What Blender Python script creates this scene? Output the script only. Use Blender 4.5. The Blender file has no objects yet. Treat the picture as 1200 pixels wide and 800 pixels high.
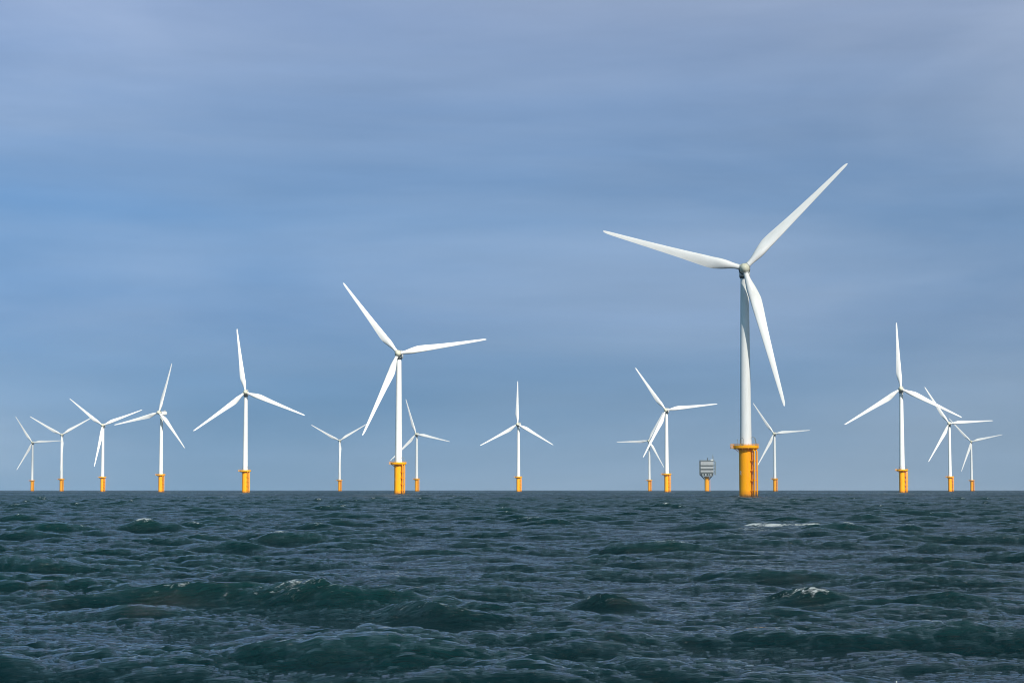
import bpy, bmesh, math, random
import numpy as np
from mathutils import Matrix, Vector

R = math.radians
scene = bpy.context.scene
col = scene.collection

# ------------------------------------------------------------------ camera, sky, sun, exposure
CAM_H = 2.6
PITCH = math.atan(173.6 / 2500)
cam_d = bpy.data.cameras.new('camera')
cam_d.lens = 75; cam_d.sensor_width = 36
cam_d.clip_start = 0.3; cam_d.clip_end = 60000
cam = bpy.data.objects.new('camera', cam_d); col.objects.link(cam)
cam.location = (0, 0, CAM_H); cam.rotation_euler = (R(90) + PITCH, 0, 0)
scene.camera = cam

SUN_EL, SUN_AZ = R(31), R(153)            # azimuth clockwise from +Y (the view direction)
SUN = Vector((math.sin(SUN_AZ) * math.cos(SUN_EL), math.cos(SUN_AZ) * math.cos(SUN_EL), math.sin(SUN_EL)))

world = bpy.data.worlds.new('World'); scene.world = world; world.use_nodes = True
nt = world.node_tree; nt.nodes.clear()
def N(t, k, **kw):
    n = t.nodes.new(k)
    for a, b in kw.items(): setattr(n, a, b)
    return n
def ramp(node, stops, interp='LINEAR'):
    cr = node.color_ramp; cr.interpolation = interp
    while len(cr.elements) > 1: cr.elements.remove(cr.elements[-1])
    cr.elements[0].position = stops[0][0]; cr.elements[0].color = stops[0][1]
    for p, c in stops[1:]:
        e = cr.elements.new(p); e.color = c
def srgb(r, g, b):
    f = lambda c: c / 12.92 if c <= .04045 else ((c + .055) / 1.055) ** 2.4
    return (f(r / 255), f(g / 255), f(b / 255), 1)
L = nt.links.new
out = N(nt, 'ShaderNodeOutputWorld'); bg = N(nt, 'ShaderNodeBackground')
sky = N(nt, 'ShaderNodeTexSky', sky_type='NISHITA', sun_disc=False, sun_elevation=SUN_EL, sun_rotation=SUN_AZ,
        air_density=1.2, dust_density=.2, ozone_density=1.2)
SKY_STRENGTH = 0.1
tc = N(nt, 'ShaderNodeTexCoord'); sep = N(nt, 'ShaderNodeSeparateXYZ'); L(tc.outputs['Generated'], sep.inputs[0])
# cloud sheet: thin streaks stretched along the horizon
mp = N(nt, 'ShaderNodeMapping'); mp.inputs['Scale'].default_value = (2.2, 2.2, 11); L(tc.outputs['Generated'], mp.inputs[0])
mp.inputs['Rotation'].default_value = (0, R(1.5), 0)
n1 = N(nt, 'ShaderNodeTexNoise'); n1.inputs['Scale'].default_value = 1.3; n1.inputs['Detail'].default_value = 7; n1.inputs['Roughness'].default_value = .5
n1.inputs['Distortion'].default_value = .4
L(mp.outputs[0], n1.inputs['Vector'])
mp2 = N(nt, 'ShaderNodeMapping'); mp2.inputs['Scale'].default_value = (5, 5, 38); mp2.inputs['Location'].default_value = (3, 1, 4); L(tc.outputs['Generated'], mp2.inputs[0])
n2 = N(nt, 'ShaderNodeTexNoise'); n2.inputs['Scale'].default_value = 1.6; n2.inputs['Detail'].default_value = 6; n2.inputs['Roughness'].default_value = .55
L(mp2.outputs[0], n2.inputs['Vector'])
# the veil gets denser, greyer and paler with height
g = N(nt, 'ShaderNodeValToRGB')
K = .86 / SKY_STRENGTH
def kc(r, g_, b, m=1): c = srgb(r, g_, b); return (c[0] * m, c[1] * m, c[2] * m, 1)
L(sep.outputs[2], g.inputs[0])
ramp(g, [(0, kc(114, 153, 188)), (.035, kc(114, 152, 192)), (.08, kc(115, 150, 195)), (.125, kc(117, 153, 198)), (.165, kc(134, 161, 200)),
         (.225, kc(152, 171, 205)), (.25, kc(138, 168, 190)), (.30, kc(128, 163, 180)), (.42, kc(100, 136, 150)), (.6, kc(55, 86, 96)), (1, kc(90, 112, 128))])
# streak brightness
ml = N(nt, 'ShaderNodeMapRange'); ml.inputs['From Min'].default_value = .3; ml.inputs['From Max'].default_value = .7
ml.inputs['To Min'].default_value = .87; ml.inputs['To Max'].default_value = 1.09; L(n1.outputs[0], ml.inputs[0])
ml2 = N(nt, 'ShaderNodeMapRange'); ml2.inputs['From Min'].default_value = .3; ml2.inputs['From Max'].default_value = .7
ml2.inputs['To Min'].default_value = .95; ml2.inputs['To Max'].default_value = 1.05; L(n2.outputs[0], ml2.inputs[0])
mm0 = N(nt, 'ShaderNodeMath', operation='MULTIPLY'); L(ml.outputs[0], mm0.inputs[0]); L(ml2.outputs[0], mm0.inputs[1])
lr = N(nt, 'ShaderNodeMapRange'); lr.inputs['From Min'].default_value = -.4; lr.inputs['From Max'].default_value = .4
lr.inputs['To Min'].default_value = 1.10; lr.inputs['To Max'].default_value = .90; L(sep.outputs[0], lr.inputs[0])
mm1 = N(nt, 'ShaderNodeMath', operation='MULTIPLY'); L(mm0.outputs[0], mm1.inputs[0]); L(lr.outputs[0], mm1.inputs[1])
# unseen half of the sky behind the camera, brightened as added fill
bk = N(nt, 'ShaderNodeMapRange'); bk.inputs['From Min'].default_value = .1; bk.inputs['From Max'].default_value = -.7
bk.inputs['To Min'].default_value = 1; bk.inputs['To Max'].default_value = 2.1; L(sep.outputs[1], bk.inputs[0])
mm = N(nt, 'ShaderNodeMath', operation='MULTIPLY'); L(mm1.outputs[0], mm.inputs[0]); L(bk.outputs[0], mm.inputs[1])
# brighter streaks lose saturation
hs = N(nt, 'ShaderNodeHueSaturation'); L(g.outputs[0], hs.inputs['Color'])
sat = N(nt, 'ShaderNodeMapRange'); sat.inputs['From Min'].default_value = .3; sat.inputs['From Max'].default_value = .7
sat.inputs['To Min'].default_value = 1.14; sat.inputs['To Max'].default_value = .84; L(n1.outputs[0], sat.inputs[0]); 
sx = N(nt, 'ShaderNodeMapRange'); sx.inputs['From Min'].default_value = -.25; sx.inputs['From Max'].default_value = .25
sx.inputs['To Min'].default_value = 1.14; sx.inputs['To Max'].default_value = .92; L(sep.outputs[0], sx.inputs[0])
sm = N(nt, 'ShaderNodeMath', operation='MULTIPLY'); L(sat.outputs[0], sm.inputs[0]); L(sx.outputs[0], sm.inputs[1]); L(sm.outputs[0], hs.inputs['Saturation'])
L(mm.outputs[0], hs.inputs['Value'])
sc_ = N(nt, 'ShaderNodeVectorMath', operation='SCALE'); sc_.inputs['Scale'].default_value = K; L(hs.outputs[0], sc_.inputs[0])
mix = N(nt, 'ShaderNodeMix', data_type='RGBA'); mix.inputs[0].default_value = .93
L(sky.outputs[0], mix.inputs[6]); L(sc_.outputs[0], mix.inputs[7])
L(mix.outputs[2], bg.inputs[0]); bg.inputs[1].default_value = SKY_STRENGTH
L(bg.outputs[0], out.inputs[0])

sun_d = bpy.data.lights.new('sun', 'SUN'); sun_d.energy = 5.0; sun_d.angle = R(.53); sun_d.color = (1, .94, .85)
sun = bpy.data.objects.new('sun', sun_d); col.objects.link(sun)
sun.rotation_euler = SUN.to_track_quat('Z', 'Y').to_euler()
sun.location = (0, -20, 60)

vs = scene.view_settings
vs.view_transform = 'Standard'; vs.look = 'None'; vs.gamma = 1; vs.use_curve_mapping = False; vs.exposure = 0.2
scene.cycles.volume_bounces = 0
scene.cycles.max_bounces = 6
scene.cycles.filter_width = 1.0

# ------------------------------------------------------------------ helpers
def tag(o, label=None, cat=None, group=None, kind=None):
    if label: o['label'] = label
    if cat: o['category'] = cat
    if group: o['group'] = group
    if kind: o['kind'] = kind
    return o
def finish(bm, name, mat, smooth=True, auto=None):
    me = bpy.data.meshes.new(name)
    bmesh.ops.recalc_face_normals(bm, faces=bm.faces)
    bm.to_mesh(me); bm.free()
    if smooth:
        for p in me.polygons: p.use_smooth = True
        if auto is not None: me.set_sharp_from_angle(angle=R(auto))
    me.materials.append(mat)
    return me
def obj(name, me, parent=None, loc=None):
    o = bpy.data.objects.new(name, me); col.objects.link(o)
    if parent: o.parent = parent
    if loc: o.location = loc
    return o
def lathe(bm, prof, seg=32, cx=0, cy=0, cap=True, jitter=None):
    rings = []
    for r, z in prof:
        rings.append([bm.verts.new((cx + r * math.cos(2 * math.pi * i / seg), cy + r * math.sin(2 * math.pi * i / seg), z)) for i in range(seg)])
    for a, b in zip(rings, rings[1:]):
        for i in range(seg):
            bm.faces.new((a[i], a[(i + 1) % seg], b[(i + 1) % seg], b[i]))
    if cap:
        bm.faces.new(rings[0][::-1]); bm.faces.new(rings[-1])
def tube(bm, pts, r, seg=8, closed=False):
    pts = [Vector(p) for p in pts]; n = len(pts); rings = []
    rr = r if isinstance(r, (list, tuple)) else [r] * n
    for i, p in enumerate(pts):
        if closed: d = pts[(i + 1) % n] - pts[i - 1]
        else: d = pts[min(i + 1, n - 1)] - pts[max(i - 1, 0)]
        d.normalize()
        a = Vector((0, 0, 1)) if abs(d.z) < .9 else Vector((1, 0, 0))
        u = d.cross(a).normalized(); v = d.cross(u).normalized()
        rings.append([bm.verts.new(p + (u * math.cos(2 * math.pi * k / seg) + v * math.sin(2 * math.pi * k / seg)) * rr[i]) for k in range(seg)])
    m = n if closed else n - 1
    for i in range(m):
        a, b = rings[i], rings[(i + 1) % n]
        for k in range(seg): bm.faces.new((a[k], a[(k + 1) % seg], b[(k + 1) % seg], b[k]))
    if not closed: bm.faces.new(rings[0][::-1]); bm.faces.new(rings[-1])
def box(bm, x0, x1, y0, y1, z0, z1, bev=0, mat=None, seg=2):
    t = bmesh.new()
    vs_ = [t.verts.new(p) for p in ((x0, y0, z0), (x1, y0, z0), (x1, y1, z0), (x0, y1, z0), (x0, y0, z1), (x1, y0, z1), (x1, y1, z1), (x0, y1, z1))]
    for f in ((0, 3, 2, 1), (4, 5, 6, 7), (0, 1, 5, 4), (1, 2, 6, 5), (2, 3, 7, 6), (3, 0, 4, 7)): t.faces.new([vs_[i] for i in f])
    if bev: bmesh.ops.bevel(t, geom=t.edges[:], offset=bev, segments=seg, affect='EDGES')
    if mat is not None: t.transform(mat)
    me = bpy.data.meshes.new('tmp'); t.to_mesh(me); t.free(); bm.from_mesh(me); bpy.data.meshes.remove(me)

# ------------------------------------------------------------------ materials
def principled(name, color, rough=.5, metal=0, **kw):
    m = bpy.data.materials.new(name); m.use_nodes = True; t = m.node_tree
    b = t.nodes['Principled BSDF']
    b.inputs['Base Color'].default_value = (*color[:3], 1); b.inputs['Roughness'].default_value = rough; b.inputs['Metallic'].default_value = metal
    return m, t, b
def weathered(name, color, stain, rough=.45, scale=(.6, .6, .08), amount=.35, splash=False, spread=(.45, .75)):
    m, t, b = principled(name, color, rough); l = t.links.new
    tc = N(t, 'ShaderNodeTexCoord'); mp = N(t, 'ShaderNodeMapping'); mp.inputs['Scale'].default_value = scale
    l(tc.outputs['Object'], mp.inputs[0])
    n = N(t, 'ShaderNodeTexNoise'); n.inputs['Scale'].default_value = 1.6; n.inputs['Detail'].default_value = 8; n.inputs['Roughness'].default_value = .6
    l(mp.outputs[0], n.inputs['Vector'])
    r = N(t, 'ShaderNodeMapRange'); r.inputs['From Min'].default_value = spread[0]; r.inputs['From Max'].default_value = spread[1]; r.inputs['To Max'].default_value = amount
    l(n.outputs[0], r.inputs[0])
    mx = N(t, 'ShaderNodeMix', data_type='RGBA'); mx.inputs[6].default_value = (*color[:3], 1); mx.inputs[7].default_value = (*stain[:3], 1)
    l(r.outputs[0], mx.inputs[0]); last = mx.outputs[2]
    if splash:                                    # algae and rust band where the sea keeps the steel wet
        sp = N(t, 'ShaderNodeSeparateXYZ'); l(tc.outputs['Object'], sp.inputs[0])
        ad = N(t, 'ShaderNodeMath', operation='MULTIPLY_ADD'); ad.inputs[1].default_value = 1.6; l(n.outputs[0], ad.inputs[0]); l(sp.outputs[2], ad.inputs[2])
        for lo, hi, c, a in ((2.2, 3.4, (.55, .17, .012), .55), (1.0, 2.0, (.07, .05, .02), .93)):
            q = N(t, 'ShaderNodeMapRange'); q.inputs['From Min'].default_value = lo; q.inputs['From Max'].default_value = hi
            q.inputs['To Min'].default_value = a; q.inputs['To Max'].default_value = 0; l(ad.outputs[0], q.inputs[0])
            m2 = N(t, 'ShaderNodeMix', data_type='RGBA'); m2.inputs[7].default_value = (*c, 1); l(q.outputs[0], m2.inputs[0]); l(last, m2.inputs[6]); last = m2.outputs[2]
    l(last, b.inputs['Base Color']); b.inputs['Specular IOR Level'].default_value = .2
    rr = N(t, 'ShaderNodeMapRange'); rr.inputs['To Min'].default_value = rough - .08; rr.inputs['To Max'].default_value = rough + .12; l(n.outputs[0], rr.inputs[0]); l(rr.outputs[0], b.inputs['Roughness'])
    return m
M = {}
M['white'] = weathered('white_paint', (.78, .79, .76), (.58, .57, .50), .42, amount=.45)
M['blade'] = weathered('blade_gelcoat', (.80, .80, .77), (.60, .58, .52), .35, scale=(.5, .5, .12), amount=.4)
M['cream'] = weathered('hub_gelcoat', (.68, .67, .52), (.42, .40, .27), .4, scale=(.6, .6, .6), amount=.6)
M['yellow'] = weathered('yellow_marine_paint', (1.0, .41, .0005), (.80, .24, .004), .5, amount=.5, splash=True)
M['yellow_rail'] = weathered('yellow_rail_paint', (.96, .42, .002), (.70, .25, .004), .5, amount=.5, scale=(.8, .8, .8))
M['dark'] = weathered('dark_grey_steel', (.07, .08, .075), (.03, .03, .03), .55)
M['grey'] = weathered('galvanised_steel', (.22, .25, .24), (.12, .12, .10), .5)
M['grate'] = weathered('deck_grating', (.20, .15, .07), (.10, .07, .04), .7)
M['mark'] = principled('white_marking', (.8, .8, .78), .5)[0]
M['clad'] = weathered('grey_cladding', (.40, .42, .42), (.33, .33, .32), .5, scale=(.15, .15, .05), amount=.7)
M['red'] = principled('red_lamp_glass', (.45, .03, .02), .3)[0]

# ------------------------------------------------------------------ sea
rng = np.random.default_rng(11)
WIND = R(90 - 12)                                  # direction the waves run, from +X
def field(Lm, n, lam_lo, lam_hi, seed, hs=.62, lp=15.0, spread=4.0, cap=1.0):
    g = np.random.default_rng(seed)
    k1 = np.fft.fftfreq(n, Lm / n) * 2 * np.pi
    kx, ky = np.meshgrid(k1, k1, indexing='xy')
    k = np.hypot(kx, ky); k[0, 0] = 1
    kp = 2 * np.pi / lp
    S = k ** -4.0 * np.exp(-1.25 * (kp / k) ** 2) * 1.0
    th = np.arctan2(ky, kx) - WIND
    c = np.cos(th)
    wide = np.clip(spread - .45 * np.log2(np.maximum(k / kp, 1)), 1.1, 9)
    D = np.where(c > 0, np.abs(c) ** (2 * wide), 0.06 * np.abs(c) ** 2) + .018
    P = S * D
    dk = 2 * np.pi / Lm
    # absolute normalisation on the whole spectrum so the bands fit together
    kk = np.linspace(.02, 60, 60000); full = np.sum(kk ** -4.0 * np.exp(-1.25 * (kp / kk) ** 2) * kk) * (kk[1] - kk[0])
    tt = np.linspace(-np.pi, np.pi, 400)
    ang = np.mean(np.where(np.cos(tt) > 0, np.abs(np.cos(tt)) ** (2 * spread), .06 * np.cos(tt) ** 2) + .035) * 2 * np.pi
    var = (hs / 4) ** 2
    P = P * var / (full * ang) * dk * dk * cap
    P *= (k > 2 * np.pi / lam_hi) & (k <= 2 * np.pi / lam_lo)
    P[0, 0] = 0
    h = (g.standard_normal((n, n)) + 1j * g.standard_normal((n, n))) * np.sqrt(P)
    H = np.fft.ifft2(h) * n * n
    Dx = np.fft.ifft2(-1j * kx / k * h) * n * n
    Dy = np.fft.ifft2(-1j * ky / k * h) * n * n
    Jxx = np.fft.ifft2(kx * kx / k * h).real * n * n
    Jyy = np.fft.ifft2(ky * ky / k * h).real * n * n
    return [a.real.astype(np.float32) for a in (H, Dx, Dy)] + [(Jxx + Jyy).astype(np.float32)], Lm, n
def sample(f, x, y):
    arrs, Lm, n = f
    u = (x / Lm * n) % n; v = (y / Lm * n) % n
    i = np.floor(u).astype(int); j = np.floor(v).astype(int); a = (u - i).astype(np.float32); b = (v - j).astype(np.float32)
    i0 = i % n; i1 = (i + 1) % n; j0 = j % n; j1 = (j + 1) % n
    return [ar[j0, i0] * (1 - a) * (1 - b) + ar[j0, i1] * a * (1 - b) + ar[j1, i0] * (1 - a) * b + ar[j1, i1] * a * b for ar in arrs]
HS, LP = .44, 9.0
FA = field(311, 1024, 4.0, 200, 3, HS, LP, cap=1.0)
FB = field(101, 1024, .9, 4.0, 5, HS, LP, cap=1.35)
FC = field(19, 512, .12, .9, 7, HS, LP, cap=2.1)

# crests that stand out in the picture: x, y, half width, height, half depth, direction of the crest line, foam
HERO = [
    (-7.2, 47.5, 3.2, .56, .7, 14, .3), (-4.2, 46.0, 2.4, .60, .7, -14, .7), (-1.6, 43.0, 1.6, .42, .6, -20, .3),
    (2.05, 46.5, .85, .48, .5, -4, 1.5), (6.4, 47.5, 1.1, .44, .5, -6, 1.25), (-14.5, 62, 3.0, .35, .9, 5, .2), (9.2, 46.5, 2.4, .36, .6, 4, .1),
    (8.9, 41.0, 1.1, .18, .6, 10, .8), (5.0, 35.5, 1.2, .18, .6, 6, .2), (16.6, 140, 2.2, .30, 2.6, 6, 1.9), (19.6, 145, 2.6, .42, 1.8, -5, 1.3), (15.0, 135, 1.2, .2, 2.0, 8, 1.5), (18.2, 134, 1.6, .15, 2.4, -6, 1.3),
    (-2.6, 83, 2.2, .35, 1.0, 6, .1), (-11.2, 90, 1.6, .32, .9, 4, .3), (17.4, 102, 2.4, .12, 2.0, 0, 1.0), (10.2, 38.8, 1.9, .06, .8, 6, .9), (9.0, 34.5, 1.2, .05, .6, -8, .8), (11.2, 47.0, 1.2, .1, .5, 0, .9),
]
def sea_mesh():
    # one sheet to the horizon: fine cells where the camera looks, coarser all round
    fine = np.radians(np.linspace(-19, 19, 1380))
    rest = np.radians(np.concatenate([np.linspace(19, 341, 150)[1:-1]]))
    ang = np.concatenate([fine, rest])
    r = [2.0]
    while r[-1] < 9500:
        d = r[-1]
        q = .012 if d < 20 else .0021 if d < 600 else .0035 if d < 2500 else .012
        r.append(d * (1 + q))
    r = np.array(r); nr, na = len(r), len(ang)
    RR, AA = np.meshgrid(r, ang, indexing='ij')
    X = RR * np.sin(AA); Y = RR * np.cos(AA)
    X = X.ravel(); Y = Y.ravel(); Rr = RR.ravel()
    foamj = np.zeros_like(X); Z = np.zeros_like(X); DX = np.zeros_like(X); DY = np.zeros_like(X)
    step = np.gradient(r); step = np.repeat(step, na)
    for f, lam, ch in ((FA, 6, 1.5), (FB, 1.6, 1.25), (FC, .35, .9)):
        h, dx, dy, J = sample(f, X, Y)
        w = np.clip(2.2 - step / (lam * .5), .0, 1).astype(np.float32)
        if f is FA: w = np.maximum(w, .9)
        if f is FB: w = np.maximum(w, 1.0)
        if f is FC: w = np.maximum(w, .5)
        if f is FA:                                   # short chop rides mostly on the crests and in gusty patches
            sg = h[Rr < 400].std(); gust = .5 + .22 * (np.sin(X * .061 + 1.7 + 2 * np.sin(Y * .017)) + np.sin(Y * .043 + X * .021 + .6))
            mod = np.clip(.42 + .42 * h / sg + .45 * gust, .34, 1.7).astype(np.float32); h = h + .16 * (h * h / sg - sg)
        else: w = w * mod
        Z += h * w; DX += dx * w * ch; DY += dy * w * ch
        if f is FB: jb = J; jb_s = 2.2 * J[Rr < 300].std()
        if f is not FC: foamj += (Rr > 75) * J * w * ch * (1 if f is FA else .8)
    # set groups: some patches of sea are rougher than others
    foam = np.clip((foamj - np.percentile(foamj[(Rr > 80) & (Rr < 300)], 99.85)) / .35, 0, 1) * .8
    for (hx, hy, hw, hh, hd, hdir, fo) in HERO:
        m = (np.abs(X - hx) < hw * 3) & (np.abs(Y - hy) < 4 * hw + 6)
        c, s = math.cos(R(hdir)), math.sin(R(hdir))
        u = (X[m] - hx) * c + (Y[m] - hy) * s; v = -(X[m] - hx) * s + (Y[m] - hy) * c
        v = v + .12 * hw * np.sin(u / hw * 2.3) + .12 * np.sin(u * 2.1)
        env = np.exp(-(u / hw) ** 2); rag = np.clip(.75 + .9 * (jb[m] - .05) / jb_s, .25, 1.5)
        g = np.where(v < 0, np.exp(-(np.abs(v) / hd) ** 1.25), np.exp(-(np.abs(v) / (hd * 1.7)) ** 1.15))
        Z[m] += hh * env * g
        DY[m] -= .35 * hh * env * g
        foam[m] += .62 * fo * rag * np.exp(-((v + .05) / (hd * .6)) ** 2) * np.exp(-(u / (hw * .9)) ** 2)
    for (px, py) in PILES:
        d = np.hypot(X - px, Y - py); m = d < 9
        Z[m] += .3 * np.exp(-((d[m] - 2.7) / .7) ** 2) * (1 + .6 * np.sin(3 * np.arctan2(Y[m] - py, X[m] - px) + px)); foam[m] += 1.3 * np.exp(-((d[m] - 3.4) / 2.2) ** 2)
    fade = np.clip((Rr - 1) / 8, 0, 1)
    co = np.empty((len(X), 3), np.float32); co[:, 0] = X + DX * fade; co[:, 1] = Y + DY * fade; co[:, 2] = Z * fade
    i, j = np.meshgrid(np.arange(nr - 1), np.arange(na), indexing='ij'); j2 = (j + 1) % na
    F = np.stack([i * na + j, i * na + j2, (i + 1) * na + j2, (i + 1) * na + j], -1).reshape(-1, 4)[:, ::-1]
    cidx = len(X)
    co = np.vstack([co, [[0, 0, -.1]]]).astype(np.float32)
    foam = np.append(foam, 0); Zc = np.append(Z, 0)
    T = np.stack([np.full(na, cidx), np.arange(na), (np.arange(na) + 1) % na], -1)[:, ::-1]
    me = bpy.data.meshes.new('sea')
    me.vertices.add(len(co)); me.vertices.foreach_set('co', co.ravel())
    nl = F.size + T.size; me.loops.add(nl)
    me.loops.foreach_set('vertex_index', np.concatenate([F.ravel(), T.ravel()]).astype(np.int32))
    me.polygons.add(len(F) + len(T))
    me.polygons.foreach_set('loop_start', np.concatenate([np.arange(len(F)) * 4, F.size + np.arange(len(T)) * 3]).astype(np.int32))
    me.update(calc_edges=True)
    me.polygons.foreach_set('use_smooth', np.ones(len(me.polygons), bool))
    a = me.attributes.new('foam', 'FLOAT', 'POINT'); a.data.foreach_set('value', foam.astype(np.float32))
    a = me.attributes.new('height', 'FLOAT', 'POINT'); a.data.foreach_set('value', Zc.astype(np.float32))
    me.validate(); 
    return me
def water_material():
    m, t, b = principled('sea_water', (.006, .022, .026), .08); l = t.links.new
    b.inputs['IOR'].default_value = 1.333
    tc = N(t, 'ShaderNodeTexCoord')
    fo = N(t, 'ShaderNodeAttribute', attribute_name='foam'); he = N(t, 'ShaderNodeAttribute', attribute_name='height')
    # body colour: crests painted greener and lighter, as if light came through
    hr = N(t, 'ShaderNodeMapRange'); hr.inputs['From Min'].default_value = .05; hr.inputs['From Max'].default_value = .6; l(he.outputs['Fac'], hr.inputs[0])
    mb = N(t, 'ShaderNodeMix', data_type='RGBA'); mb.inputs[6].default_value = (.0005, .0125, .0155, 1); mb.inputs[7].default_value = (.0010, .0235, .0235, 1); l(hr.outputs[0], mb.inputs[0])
    # lacy foam
    fn = N(t, 'ShaderNodeTexNoise'); fn.inputs['Scale'].default_value = 3.6; fn.inputs['Detail'].default_value = 10; fn.inputs['Roughness'].default_value = .75; fn.inputs['Distortion'].default_value = .8
    mpf = N(t, 'ShaderNodeMapping'); mpf.inputs['Scale'].default_value = (.8, 1.3, 1.6); l(tc.outputs['Object'], mpf.inputs[0]); l(mpf.outputs[0], fn.inputs['Vector'])
    big = N(t, 'ShaderNodeTexNoise'); big.inputs['Scale'].default_value = .35; big.inputs['Detail'].default_value = 3; l(tc.outputs['Object'], big.inputs['Vector'])
    nr_ = N(t, 'ShaderNodeMapRange'); nr_.inputs['From Min'].default_value = .38; nr_.inputs['From Max'].default_value = .60; l(fn.outputs[0], nr_.inputs[0])
    bb = N(t, 'ShaderNodeMath', operation='MULTIPLY_ADD'); bb.inputs[1].default_value = .5; bb.inputs[2].default_value = -.25; l(big.outputs[0], bb.inputs[0])
    a1 = N(t, 'ShaderNodeMath', operation='SUBTRACT'); l(fo.outputs['Fac'], a1.inputs[0]); l(nr_.outputs[0], a1.inputs[1])
    a2 = N(t, 'ShaderNodeMath', operation='ADD'); l(a1.outputs[0], a2.inputs[0]); l(bb.outputs[0], a2.inputs[1])
    pos = N(t, 'ShaderNodeMapRange'); pos.inputs['From Min'].default_value = .02; pos.inputs['From Max'].default_value = .15; l(fo.outputs['Fac'], pos.inputs[0])
    fr0 = N(t, 'ShaderNodeMapRange', interpolation_type='SMOOTHSTEP'); fr0.inputs['From Min'].default_value = -.08; fr0.inputs['From Max'].default_value = .6; fr0.inputs['To Max'].default_value = .8; l(a2.outputs[0], fr0.inputs[0])
    fr = N(t, 'ShaderNodeMath', operation='MULTIPLY'); l(fr0.outputs[0], fr.inputs[0]); l(pos.outputs[0], fr.inputs[1])
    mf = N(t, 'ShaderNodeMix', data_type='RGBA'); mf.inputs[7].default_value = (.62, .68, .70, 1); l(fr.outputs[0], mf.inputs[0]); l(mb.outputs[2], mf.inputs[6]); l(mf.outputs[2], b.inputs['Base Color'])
    ln = N(t, 'ShaderNodeVectorMath', operation='LENGTH'); l(tc.outputs['Object'], ln.inputs[0])
    lg = N(t, 'ShaderNodeMath', operation='LOGARITHM'); lg.inputs[1].default_value = 10; l(ln.outputs['Value'], lg.inputs[0])
    rd = N(t, 'ShaderNodeMapRange'); rd.inputs['From Min'].default_value = 1.5; rd.inputs['From Max'].default_value = 3.2; gp = N(t, 'ShaderNodeTexNoise'); gp.inputs['Scale'].default_value = .012; gp.inputs['Detail'].default_value = 5; gp.inputs['Roughness'].default_value = .6
    gm = N(t, 'ShaderNodeMapping'); gm.inputs['Scale'].default_value = (.5, .35, 1); l(tc.outputs['Object'], gm.inputs[0]); l(gm.outputs[0], gp.inputs['Vector'])
    gr = N(t, 'ShaderNodeMapRange'); gr.inputs['From Min'].default_value = .35; gr.inputs['From Max'].default_value = .65; gr.inputs['To Min'].default_value = .22; gr.inputs['To Max'].default_value = .44; l(gp.outputs[0], gr.inputs[0])
    l(gr.outputs[0], rd.inputs['To Max']); rd.inputs['To Min'].default_value = .035; l(lg.outputs[0], rd.inputs[0])
    rf = N(t, 'ShaderNodeMath', operation='MULTIPLY_ADD'); rf.inputs[1].default_value = .45; l(fr.outputs[0], rf.inputs[0]); l(rd.outputs[0], rf.inputs[2]); l(rf.outputs[0], b.inputs['Roughness'])
    # ripples too small to model
    mpr = N(t, 'ShaderNodeMapping'); mpr.inputs['Rotation'].default_value = (0, 0, R(-12)); mpr.inputs['Scale'].default_value = (.3, 1, 1); l(tc.outputs['Object'], mpr.inputs[0])
    rn = N(t, 'ShaderNodeTexNoise'); rn.inputs['Scale'].default_value = 6.5; rn.inputs['Detail'].default_value = 8; rn.inputs['Roughness'].default_value = .62; rn.inputs['Distortion'].default_value = .5; l(mpr.outputs[0], rn.inputs['Vector'])
    bp = N(t, 'ShaderNodeBump'); bp.inputs['Strength'].default_value = 1; bp.inputs['Distance'].default_value = .17; l(rn.outputs[0], bp.inputs['Height'])
    # waves of a metre or so, for water too far off for the mesh to carry them
    fd = N(t, 'ShaderNodeMapRange'); fd.inputs['From Min'].default_value = 120; fd.inputs['From Max'].default_value = 700; l(ln.outputs['Value'], fd.inputs[0])
    r2 = N(t, 'ShaderNodeTexNoise'); r2.inputs['Scale'].default_value = .42; r2.inputs['Detail'].default_value = 4; r2.inputs['Roughness'].default_value = .6; l(mpr.outputs[0], r2.inputs['Vector'])
    ds = N(t, 'ShaderNodeMath', operation='MULTIPLY'); ds.inputs[1].default_value = .9; l(fd.outputs[0], ds.inputs[0])
    bp2 = N(t, 'ShaderNodeBump'); bp2.inputs['Strength'].default_value = 1; l(ds.outputs[0], bp2.inputs['Distance']); l(r2.outputs[0], bp2.inputs['Height']); l(bp.outputs[0], bp2.inputs['Normal'])
    l(bp2.outputs[0], b.inputs['Normal'])
    return m

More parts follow.
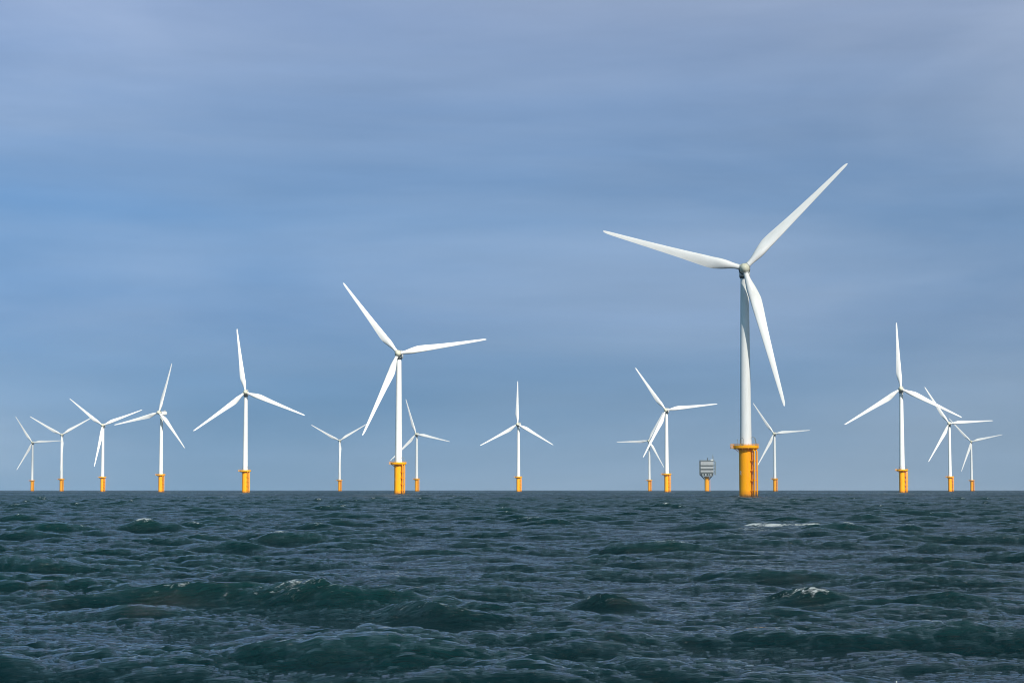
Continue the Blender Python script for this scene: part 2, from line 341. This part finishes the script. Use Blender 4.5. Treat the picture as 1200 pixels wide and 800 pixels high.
# ------------------------------------------------------------------ where the turbines stand
HUB, ROT, OVER, TILT = 83.0, 53.5, 5.2, R(6)
def place(px, py, z):                              # ground position under a point of height z seen in that direction
    d = Vector(((px - 600) / 2500, (400 - py) / 2500, -1))
    d = Matrix.Rotation(R(90) + PITCH, 3, 'X') @ d
    t = (z - CAM_H) / d.z
    return d.x * t, d.y * t
TURB = [  # hub seen at x, y; yaw; rotor angle; label
    (37.7, 518.3, -10, 3, 'small distant turbine farthest to the left, one blade pointing level to the right'),
    (72.3, 509.2, -5, 30, 'distant turbine with its rotor open like a Y, second from the left edge'),
    (120.1, 498.2, -9, 21, 'white turbine third from the left edge, its lower blade hanging just left of its tower'),
    (186.1, 483.1, -33, 74, 'thin-bladed turbine turned sideways on a bright yellow foot, fourth from the left'),
    (287.6, 459.4, -4, 98, 'medium turbine on a yellow foot with one blade nearly upright, fifth from the left'),
    (397.9, 516.1, -5, 31, 'small distant turbine shaped like a Y, standing alone left of the second largest turbine'),
    (466.4, 413.9, -6, 8, 'second largest turbine, brilliant white on a vivid yellow foot, left of centre'),
    (487.4, 508.4, -14, 107, 'small distant turbine on an orange foot just right of the second largest turbine'),
    (606.5, 496.9, -12, 90, 'turbine in the middle of the horizon, one blade straight up, standing alone'),
    (759.9, 516.3, -14, 62, 'pale distant turbine on an orange foot partly behind the blade of a nearer turbine'),
    (780.1, 480.3, -8, 5.5, 'medium white turbine on a yellow foot between the middle turbine and the substation platform'),
    (872.4, 314.4, 0, 45, 'largest and nearest turbine, its foot with a railed deck and ladder'),
    (906.8, 507.8, -10, 4, 'small distant turbine on an orange foot just right of the largest turbine'),
    (1055.7, 455.4, -2, 93, 'medium white turbine at the right with one blade straight up, on an amber foot'),
    (1112, 496, -5, 2.5, 'turbine second from the right edge, upper blade crossing a bigger turbine\'s blade'),
    (1137.9, 517.3, -2, 12, 'small distant turbine farthest to the right with an orange foot'),
]
SITES = []
for (px, py, yaw, ph, lab) in TURB:
    yaw -= math.degrees(math.atan((px - 600) / 2500))
    hz = HUB + OVER * math.sin(TILT)
    x, y = place(px, py, hz)
    n = Vector((math.sin(R(yaw)) * math.cos(TILT), -math.cos(R(yaw)) * math.cos(TILT), 0)) * OVER
    SITES.append((x - n.x, y - n.y, R(yaw), ph, lab))
PILES = [(s[0], s[1]) for s in SITES if s[1] < 2400]
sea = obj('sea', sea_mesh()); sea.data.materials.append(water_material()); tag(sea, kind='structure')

# ------------------------------------------------------------------ turbine meshes (built once, shared)
TOP = 18.0                                        # deck level
def tower_mesh():
    bm = bmesh.new(); z0, z1, r0, r1 = 18.9, 80.6, 2.15, 1.5
    prof = []; cuts = (18.9, 39.5, 60.5, 80.6)
    for a, b in zip(cuts, cuts[1:]):
        ra = r0 + (r1 - r0) * (a - z0) / (z1 - z0); rb = r0 + (r1 - r0) * (b - z0) / (z1 - z0)
        k = 4
        for i in range(k + 1):
            f = i / k; prof.append((ra + (rb - ra) * f, a + (b - a - .12) * f))
        prof += [(rb + .035, b - .12), (rb + .035, b)]
    lathe(bm, prof, 48); return finish(bm, 'tower', M['white'], True, 40)
def door_mesh():
    bm = bmesh.new(); m = Matrix.Rotation(R(200), 4, 'Z')
    box(bm, 2.08, 2.2, -.45, .45, 19.0, 21.1, .05, m); return finish(bm, 'door', M['grey'], True, 40)
def transition_mesh():
    bm = bmesh.new()
    lathe(bm, [(2.5, -6), (2.5, 0), (2.5, 6), (2.5, 12), (2.5, 17.3), (2.56, 17.32), (2.56, 17.62), (2.5, 17.64), (2.42, 18.0), (2.3, 18.8), (2.42, 18.82), (2.42, 18.95)], 56)
    return finish(bm, 'transition_piece', M['yellow'], True, 40)
def deck_mesh():
    bm = bmesh.new(); seg = 48
    # annular deck with a skirt beam
    lathe(bm, [(2.6, 17.8), (4.75, 17.8), (4.75, 18.15), (4.65, 18.15), (4.65, 18.05), (2.5, 18.05)], seg, cap=False)
    for k in range(12):
        a = 2 * math.pi * k / 12 + .1; m = Matrix.Rotation(a, 4, 'Z')
        box(bm, 2.45, 4.6, -.07, .07, 17.5, 17.797, 0, m)
        tube(bm, [m @ Vector((2.4, 0, 16.3)), m @ Vector((4.3, 0, 17.6))], .09, 6)
    # lay-down area sticking out to the left
    box(bm, -5.6, -4.3, -1.6, 1.2, 17.82, 18.12, .03)
    return finish(bm, 'deck', M['yellow_rail'], True, 35)
def railing_mesh():
    bm = bmesh.new(); r = 4.68; n = 30
    for k in range(n):
        a = 2 * math.pi * k / n
        c, s = math.cos(a), math.sin(a)
        tube(bm, [(r * c, r * s, 18.1), (r * c, r * s, 19.3)], .045, 6)
    for z, rad in ((18.5, .03), (18.9, .03), (19.3, .05)):
        tube(bm, [(r * math.cos(2 * math.pi * k / 48), r * math.sin(2 * math.pi * k / 48), z) for k in range(48)], rad, 6, True)
    lathe(bm, [(r - .02, 18.12), (r + .02, 18.12), (r + .02, 18.75), (r - .02, 18.75), (r - .02, 18.12)], 48, cap=False)
    # fall netting panels on the camera-side lay-down area
    pts = [(-4.45, -1.55), (-5.55, -1.55), (-5.55, 1.15), (-4.45, 1.15)]
    for z in (18.5, 18.9, 19.3): tube(bm, [(x, y, z) for x, y in pts], .035, 6)
    for x, y in pts + [(-5.0, -1.55), (-5.55, -.2), (-5.0, 1.15)]: tube(bm, [(x, y, 18.1), (x, y, 19.3)], .04, 6)
    return finish(bm, 'railing', M['yellow_rail'], True, 35)
LA = R(-40)                                       # boat landing faces right and a little towards the viewer
def LP_(rad, tan, z):
    return (rad * math.cos(LA) - tan * math.sin(LA), rad * math.sin(LA) + tan * math.cos(LA), z)
def landing_mesh():
    bm = bmesh.new()
    for t_ in (-.85, .85):
        tube(bm, [LP_(2.3, t_, 17.3), LP_(3.9, t_, 17.2), LP_(4.25, t_, 16.6), LP_(4.3, t_, 8), LP_(4.3, t_, 2), LP_(4.25, t_, -2.2), LP_(3.5, t_, -3.2), LP_(2.3, t_, -3.4)], .29, 12)
        for z in (13.2, 9.6, 6.0, 2.2): tube(bm, [LP_(2.3, t_ * .8, z), LP_(4.3, t_, z)], .17, 8)
    for z in (13.2, 9.6, 6.0, 2.2): tube(bm, [LP_(4.2, -.95, z), LP_(4.2, .95, z)], .11, 8)
    return finish(bm, 'boat_landing', M['yellow'], True, 40)
def jtube_mesh():
    bm = bmesh.new(); a = R(-12); c, s = math.cos(a), math.sin(a)
    tube(bm, [(2.95 * c, 2.95 * s, 17.8), (2.95 * c, 2.95 * s, -4)], .3, 12)
    for z in (15, 10.5, 6, 1.8): box(bm, 2.3, 3.0, -.2, .2, z, z + .3, 0, Matrix.Rotation(a, 4, 'Z'))
    return finish(bm, 'cable_tube', M['yellow'], True, 40)
def ladder_mesh():
    bm = bmesh.new()
    for t_ in (-.38, .38): tube(bm, [LP_(3.6, t_, -2), LP_(3.6, t_, 18.9)], .08, 6)
    z = -1.6
    while z < 18: tube(bm, [LP_(3.6, -.38, z), LP_(3.6, .38, z)], .045, 5); z += .33
    z = 6.5
    while z < 17.5:
        tube(bm, [LP_(3.6 - .75 * math.sin(q), .42 * math.cos(q) * 1.1, z) for q in [math.pi * k / 8 for k in range(9)]], .04, 5); z += .8
    for z in (13.2, 9.6, 6.0): box(bm, 2.4, 4.0, -.8, .8, z - .45, z - .33, 0, Matrix.Rotation(LA, 4, 'Z'))
    return finish(bm, 'ladder', M['yellow_rail'], True, 35)
def davit_mesh():
    bm = bmesh.new(); b = Vector((3.5, -1.9, 18.1))
    pts = [b, b + Vector((0, 0, 2.2)), b + Vector((-.1, 0, 3.0)), b + Vector((-.5, .1, 3.6)), b + Vector((-1.1, .2, 3.75)), b + Vector((-1.7, .3, 3.5))]
    tube(bm, pts, [.14, .14, .12, .1, .09, .07], 10)
    tube(bm, [b + Vector((0, 0, 1.2)), b + Vector((.35, 0, 1.5))], .12, 8)
    tube(bm, [b + Vector((0, 0, 1.6)), b + Vector((-.7, .12, 3.6))], .06, 6)
    return finish(bm, 'davit', M['grey'], True, 40)
def cabinet_mesh():
    bm = bmesh.new()
    box(bm, -2.5, -1.2, -4.0, -3.1, 18.12, 19.5, .05)
    tube(bm, [(-2.3, -3.4, 19.3), (-2.3, -3.4, 21.0), (-2.0, -3.4, 21.5), (-1.5, -3.4, 21.5), (-1.25, -3.4, 21.0), (-1.25, -3.4, 19.3)], .07, 8)
    tube(bm, [(-3.4, -2.9, 18.1), (-3.4, -2.9, 20.6)], .06, 8)
    lathe(bm, [(.05, 20.6), (.16, 20.62), (.18, 20.8), (.14, 20.98), (.03, 21.02)], 12, -3.4, -2.9)
    return finish(bm, 'equipment_cabinet', M['grey'], True, 40)
def nacelle_mesh():
    bm = bmesh.new()                              # long axis y, rotor side at -y; origin at the hub height on the tower axis
    secs = [(-3.3, 1.7, 1.5, -1.75), (-2.6, 1.85, 1.65, -1.95), (0, 2.05, 1.95, -2.25), (4, 2.05, 1.95, -2.2), (7.2, 1.9, 1.85, -1.7), (8.3, 1.55, 1.55, -1.1)]
    rings = []
    for y, w, t_, b_ in secs:
        ring = []
        hh = (t_ - b_) / 2; cz = (t_ + b_) / 2
        for i in range(32):
            a = 2 * math.pi * i / 32; c, s = math.cos(a), math.sin(a); e = .42
            ring.append(bm.verts.new((w * math.copysign(abs(c) ** e, c), y, cz + hh * math.copysign(abs(s) ** e, s))))
        rings.append(ring)
    for a, b in zip(rings, rings[1:]):
        for i in range(32): bm.faces.new((a[i], a[(i + 1) % 32], b[(i + 1) % 32], b[i]))
    bm.faces.new(rings[0]); bm.faces.new(rings[-1][::-1])
    return finish(bm, 'nacelle', M['white'], True, 40)
def cooler_mesh():
    bm = bmesh.new(); box(bm, -1.5, 1.5, 6.0, 6.5, 1.75, 3.1, .08)
    tube(bm, [(-.9, 6.9, 1.7), (-.9, 6.9, 3.6)], .05, 6); tube(bm, [(.9, 6.9, 1.7), (.9, 6.9, 3.5)], .05, 6)
    tube(bm, [(-1.2, 6.9, 3.5), (-.6, 6.9, 3.5)], .05, 6)
    return finish(bm, 'cooler', M['clad'], True, 40)
def collar_mesh():
    bm = bmesh.new(); lathe(bm, [(1.55, -2.75), (1.72, -2.7), (1.85, -2.0), (1.85, -1.9)], 32)
    m = Matrix.Rotation(R(90), 4, 'X')
    return finish(bm, 'yaw_collar', M['dark'], True, 40)
def nacelle_ring_mesh():  # dark grey ring on the nacelle front, behind the hub
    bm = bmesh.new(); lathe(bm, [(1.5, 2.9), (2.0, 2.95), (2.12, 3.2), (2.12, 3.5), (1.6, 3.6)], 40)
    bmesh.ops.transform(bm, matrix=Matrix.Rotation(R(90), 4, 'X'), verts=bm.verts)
    return finish(bm, 'nacelle_ring', M['dark'], True, 40)
def hub_mesh():
    bm = bmesh.new(); prof = [(1.3, -1.75), (1.75, -1.65), (1.86, -1.2), (1.88, -.3), (1.85, .4), (1.72, 1.1), (1.45, 1.8), (1.05, 2.3), (.6, 2.62), (.25, 2.74), (.02, 2.78)]
    lathe(bm, prof, 40)
    bmesh.ops.transform(bm, matrix=Matrix.Rotation(R(90), 4, 'X'), verts=bm.verts)
    return finish(bm, 'rotor_hub', M['cream'], True, 60)
def blade_mesh():
    # span z; leading edge +x; upwind -y
    rs = [1.2, 1.9, 2.6, 3.4, 4.6, 6, 7.5, 9, 10.5, 12, 14, 17, 20, 24, 28, 32, 36, 40, 44, 47.5, 50, 51.8, 52.8, 53.3, 53.5]
    ch = np.interp(rs, [1.2, 2.6, 3.6, 4.6, 6, 7.5, 9, 10.5, 12, 14, 17, 20, 24, 28, 36, 44, 50, 52.3, 53.2, 53.5], [1.9, 1.9, 2.0, 2.3, 2.9, 3.5, 3.9, 4.16, 4.26, 4.2, 3.92, 3.56, 3.12, 2.78, 2.15, 1.6, 1.2, .95, .6, .2])
    ci = np.interp(rs, [1.2, 3, 8, 12, 60], [1, 1, .45, 0, 0])           # 1 = circular root
    th = np.interp(rs, [1.2, 3, 8, 12, 20, 35, 53.5], [1, 1, .62, .42, .27, .20, .15])
    tw = np.interp(rs, [1.2, 6, 12, 20, 30, 45, 53.5], [15, 15, 11, 7, 4, 1, 0])
    bm = bmesh.new(); rings = []; n = 28
    for r_, c, k, t_, w in zip(rs, ch, ci, th, tw):
        ring = []
        pre = -2.6 * max(0, (r_ - 8) / 45.5) ** 2.0 - (r_ * math.sin(R(1.5)))
        for i in range(n):
            a = 2 * math.pi * i / n
            s = .5 * (1 + math.cos(a))                                      # 1 at leading edge
            cx_ = c * (s - .5); cy_ = c * .5 * math.sin(a)
            xx = 1 - s
            yt = 5 * (.2969 * math.sqrt(max(xx, 0)) - .126 * xx - .3516 * xx ** 2 + .2843 * xx ** 3 - .1036 * xx ** 4) * t_ * c
            ax = c * (s - .70); ay = math.copysign(yt, math.sin(a)) * (1.15 if math.sin(a) > 0 else .85)
            if abs(math.sin(a)) < 1e-6: ay = 0
            x = cx_ * k + ax * (1 - k); y = cy_ * k + ay * (1 - k)
            tt = R(w); ct, st = math.cos(tt), math.sin(tt)
            ring.append(bm.verts.new((x * ct + y * st, -x * st + y * ct + pre, r_)))
        rings.append(ring)
    for a, b in zip(rings, rings[1:]):
        for i in range(n): bm.faces.new((a[i], a[(i + 1) % n], b[(i + 1) % n], b[i]))
    bm.faces.new(rings[0][::-1]); bm.faces.new(rings[-1])
    return finish(bm, 'blade', M['blade'], True, 60)
def cuff_mesh():
    bm = bmesh.new(); lathe(bm, [(1.0, 1.5), (1.16, 1.52), (1.16, 1.95), (1.08, 1.98)], 28)
    return finish(bm, 'blade_bearing', M['clad'], True, 40)
ME = dict(tower=tower_mesh(), transition_piece=transition_mesh(), deck=deck_mesh(), railing=railing_mesh(), boat_landing=landing_mesh(), ladder=ladder_mesh(),
          davit=davit_mesh(), equipment_cabinet=cabinet_mesh(), nacelle=nacelle_mesh(), cooler=cooler_mesh(), yaw_collar=collar_mesh(), nacelle_ring=nacelle_ring_mesh(),
          rotor_hub=hub_mesh(), blade=blade_mesh(), blade_bearing=cuff_mesh(), door=door_mesh(), cable_tube=jtube_mesh())
def turbine(x, y, yaw, phase, label, dist):
    root = bpy.data.objects.new('wind_turbine', None); col.objects.link(root); root.location = (x, y, 0); root.empty_display_size = 5
    tag(root, label, 'wind turbine', 'offshore wind turbines of the wind farm')
    tw = obj('tower', ME['tower'], root)
    tp = obj('transition_piece', ME['transition_piece'], root)
    dk = obj('deck', ME['deck'], root)
    obj('railing', ME['railing'], dk)
    bl = obj('boat_landing', ME['boat_landing'], root)
    obj('ladder', ME['ladder'], bl)
    obj('cable_tube', ME['cable_tube'], root)
    if dist < 2400:
        obj('door', ME['door'], tw)
        obj('davit', ME['davit'], dk); obj('equipment_cabinet', ME['equipment_cabinet'], dk)
    top = Matrix.Translation((0, 0, HUB)) @ Matrix.Rotation(yaw, 4, 'Z')
    na = obj('nacelle', ME['nacelle'], root); na.matrix_local = top
    obj('yaw_collar', ME['yaw_collar'], na)
    obj('nacelle_ring', ME['nacelle_ring'], na).matrix_local = Matrix.Rotation(-TILT, 4, 'X')
    obj('cooler', ME['cooler'], na)
    axis = top @ Matrix.Rotation(-TILT, 4, 'X') @ Matrix.Translation((0, -OVER, 0))
    hb = obj('rotor_hub', ME['rotor_hub'], root); hb.matrix_local = axis
    for k in range(3):
        b = obj('blade', ME['blade'], root); b.matrix_local = axis @ Matrix.Rotation(R(90 - phase - 120 * k), 4, 'Y')
        obj('blade_bearing', ME['blade_bearing'], b)
    return root, tp
def marking(tp, ang, z, size):
    cu = bpy.data.curves.new('number', 'FONT'); cu.body = '2'; cu.size = size; cu.align_x = 'CENTER'; cu.extrude = .01; cu.offset = .04
    t_ = bpy.data.objects.new('number', cu); col.objects.link(t_)
    bpy.context.view_layer.update()
    me = bpy.data.meshes.new_from_object(t_.evaluated_get(bpy.context.evaluated_depsgraph_get()))
    bpy.data.objects.remove(t_)
    for v in me.vertices:                          # bend the character round the steel
        a = ang + v.co.x / 2.52; rr = 2.515 + v.co.z
        v.co = Vector((rr * math.cos(a), rr * math.sin(a), z + v.co.y))
    me.materials.clear(); me.materials.append(M['mark'])
    obj('painted_number', me, tp)
for i, (x, y, yaw, ph, lab) in enumerate(SITES):
    root, tp = turbine(x, y, yaw, ph, lab, y)
    if i in (6, 11): marking(tp, R(-90 - 58), 8.0, 2.1)
    if i == 11: root['label'] = lab

# ------------------------------------------------------------------ substation
def substation():
    x, y = place(828.2, 549.5, 34.0)
    s = y / 2500                                   # metres one picture unit covers out there: sets its real size
    root = bpy.data.objects.new('offshore_substation', None); col.objects.link(root); root.location = (x, y, 0)
    tag(root, 'grey boxy offshore substation platform with stacked decks, on a single orange leg', 'substation')
    W, D_, z0, z1 = 10.6, 9.0, 23.5, 46.5
    bm = bmesh.new(); lathe(bm, [(3.4, -5), (3.4, 3), (3.4, 12), (3.4, 20), (4.4, 22.6)], 32); obj('monopile', finish(bm, 'monopile', M['yellow'], True, 40), root)
    bm = bmesh.new(); tube(bm, [(4.6, -1, -3), (4.6, -1, 20)], .35, 8); tube(bm, [(4.6, -2.6, -3), (4.6, -2.6, 20)], .35, 8)
    for z in (3, 8, 13, 18): tube(bm, [(3.4, -1, z), (4.6, -1, z)], .2, 6); tube(bm, [(4.6, -1, z), (4.6, -2.6, z)], .15, 6)
    obj('boat_landing', finish(bm, 'boat_landing', M['yellow_rail'], True, 40), root)
    # dark inner core
    bm = bmesh.new(); box(bm, -W + 1, W - 1.4, -D_ + 1, D_ - 1, z0 + .4, z1 - .4, .1); obj('inner_module', finish(bm, 'inner_module', M['dark'], True, 40), root)
    for a, b in ((39.8, 45.8), (34.6, 38.2), (29.2, 32.6)):
        bm = bmesh.new(); box(bm, -W + .4, W - 1.0, -D_, D_, a, b, .15)
        for k in range(14):
            xx = -W + 1 + k * 1.42; box(bm, xx, xx + .18, -D_ - .12, -D_ - .003, a + .2, b - .2)
        obj('cladding_panel', finish(bm, 'cladding_panel', M['clad'], True, 40), root)
    for z in (z0, 28.2, 33.4, 39.0, z1):
        bm = bmesh.new(); w_ = W if z > z0 else W - 2.2; box(bm, -w_, w_ + .6, -D_ - .9, D_ + .9, z - .3, z + .3, .05)
        dk = obj('deck', finish(bm, 'deck', M['grey'], True, 40), root)
        if z > z0:
            bm = bmesh.new()
            for zz in (.6, 1.2): tube(bm, [(-w_ + .1, -D_ - .8, z + .3 + zz), (w_ + .5, -D_ - .8, z + .3 + zz), (w_ + .5, D_ + .8, z + .3 + zz), (-w_ + .1, D_ + .8, z + .3 + zz)], .08, 5, True)
            for k in range(12): xx = -w_ + .1 + k * (2 * w_ + .4) / 11; tube(bm, [(xx, -D_ - .8, z + .3), (xx, -D_ - .8, z + 1.5)], .07, 5)
            obj('railing', finish(bm, 'railing', M['grey'], True, 40), dk)
    # equipment openings in the lowest level
    for xx, w in ((-6.6, 3.0), (-2.4, 2.2), (1.8, 2.6), (5.4, 1.8)):
        bm = bmesh.new(); box(bm, xx - w / 2, xx + w / 2, -D_ - .5, -D_ + 1.2, 24.0, 27.2, .2); obj('transformer', finish(bm, 'transformer', M['clad'] if w < 2.4 else M['grey'], True, 40), root)
    # side galleries and stair towers
    bm = bmesh.new()
    for sx, xo in ((-1, -W - 1.0), (1, W + 2.0)):
        for yy in (-D_, -D_ + 4): tube(bm, [(xo, yy, 25), (xo, yy, 46)], .32, 6)
        for z in (26, 31, 36, 41, 45.5):
            tube(bm, [(xo, -D_, z), (sx * (W - 1), -D_, z)], .28, 6); tube(bm, [(xo, -D_, z), (xo, -D_ + 4, z)], .28, 6)
    for z in (26, 31, 36, 41): tube(bm, [(W + .6, -D_, z), (W + 2.0, -D_, z + 5)], .3, 6); tube(bm, [(W + .6, -D_ + 2, z + 5), (W + 2.0, -D_ + 2, z)], .3, 6)
    obj('stair_gallery', finish(bm, 'stair_gallery', M['grey'], True, 40), root)
    bm = bmesh.new()
    for xx, yy in ((7.6, -6), (10.2, -6), (7.6, -3.4), (10.2, -3.4)): tube(bm, [(xx, yy, z1), (8.9 + (xx - 8.9) * .25, -4.7 + (yy + 4.7) * .25, z1 + 8.5)], .2, 6)
    for z, q in ((z1 + 2, .82), (z1 + 4.5, .6), (z1 + 7, .4)):
        tube(bm, [(8.9 - 1.3 * q, -4.7 - 1.3 * q, z), (8.9 + 1.3 * q, -4.7 - 1.3 * q, z), (8.9 + 1.3 * q, -4.7 + 1.3 * q, z), (8.9 - 1.3 * q, -4.7 + 1.3 * q, z)], .16, 6, True)
    box(bm, 8.0, 9.8, -5.6, -3.8, z1 + 6.2, z1 + 6.8); tube(bm, [(8.9, -4.7, z1 + 8), (8.9, -4.7, z1 + 11.5)], .14, 6)
    obj('lattice_mast', finish(bm, 'lattice_mast', M['grey'], True, 40), root)
    bm = bmesh.new(); tube(bm, [(.8, -2, z1), (.8, -2, z1 + 3)], .65, 12); tube(bm, [(.8, -2, z1 + 3), (1.9, -2.2, z1 + 5.4)], .45, 10)
    obj('deck_crane', finish(bm, 'deck_crane', M['dark'], True, 40), root)
    bm = bmesh.new(); box(bm, 5.2, 9.4, -8, -3, z1 + .3, z1 + 2.4, .1); obj('roof_cabin', finish(bm, 'roof_cabin', M['white'], True, 40), root)
    for a in range(4):
        bm = bmesh.new(); c, s_ = (1, 1, -1, -1)[a], (1, -1, 1, -1)[a]; tube(bm, [(c * 2.6, s_ * 2.6, 17.5), (c * 7.6, s_ * 7.4, 23.3)], .5, 8)
        obj('brace', finish(bm, 'brace', M['grey'], True, 40), root)
substation()

# ------------------------------------------------------------------ unseen clouds added to block sun from the nearest turbine and far rows
def shade_cloud(cx, cy, cz, rx, ry, rz, seed, opac):
    bm = bmesh.new(); rnd = random.Random(seed)
    bmesh.ops.create_icosphere(bm, subdivisions=5, radius=1)
    from mathutils import noise
    for v in bm.verts:
        n_ = noise.fractal(v.co * 1.4 + Vector((seed, 0, 0)), 1, 2.1, 5) * .35
        v.co *= 1 + n_
        if v.co.z < 0: v.co.z *= .35
        v.co = Vector((v.co.x * rx, v.co.y * ry, v.co.z * rz))
    m = bpy.data.materials.new('shade_cloud_vapour'); m.use_nodes = True; t = m.node_tree; t.nodes.clear(); l = t.links.new
    o_ = N(t, 'ShaderNodeOutputMaterial'); tr = N(t, 'ShaderNodeBsdfTransparent'); df = N(t, 'ShaderNodeBsdfDiffuse'); df.inputs[0].default_value = (.85, .86, .88, 1)
    tl = N(t, 'ShaderNodeBsdfTranslucent'); tl.inputs[0].default_value = (.85, .86, .88, 1)
    m1 = N(t, 'ShaderNodeMixShader'); l(df.outputs[0], m1.inputs[1]); l(tl.outputs[0], m1.inputs[2])
    m2 = N(t, 'ShaderNodeMixShader'); m2.inputs[0].default_value = opac; l(tr.outputs[0], m2.inputs[1]); l(m1.outputs[0], m2.inputs[2]); l(m2.outputs[0], o_.inputs[0])
    o = obj('shade_cloud', finish(bm, 'shade_cloud', m), None, (cx, cy, cz)); tag(o, kind='structure')
nt_ = SITES[11]; tt = 620 / SUN.z
shade_cloud(nt_[0] + SUN.x * tt - 5, nt_[1] + SUN.y * tt, 690, 170, 280, 45, 4, .22)
tt = 1430 / SUN.z
shade_cloud(SUN.x * tt, 3440 + SUN.y * tt, 1500, 1300, 640, 90, 9, .17)

# ------------------------------------------------------------------ sea haze
bm = bmesh.new(); box(bm, -9700, 9700, -9700, 9700, -3, 160)
hm = bpy.data.materials.new('sea_air'); hm.use_nodes = True; t = hm.node_tree; t.nodes.clear()
pv = N(t, 'ShaderNodeVolumePrincipled'); oo = N(t, 'ShaderNodeOutputMaterial'); pv.inputs['Density'].default_value = 2.8e-5
pv.inputs['Color'].default_value = (.62, .80, 1, 1); pv.inputs['Anisotropy'].default_value = 0
t.links.new(pv.outputs[0], oo.inputs['Volume'])
hz_ = obj('haze', finish(bm, 'haze', hm, False)); tag(hz_, kind='stuff')
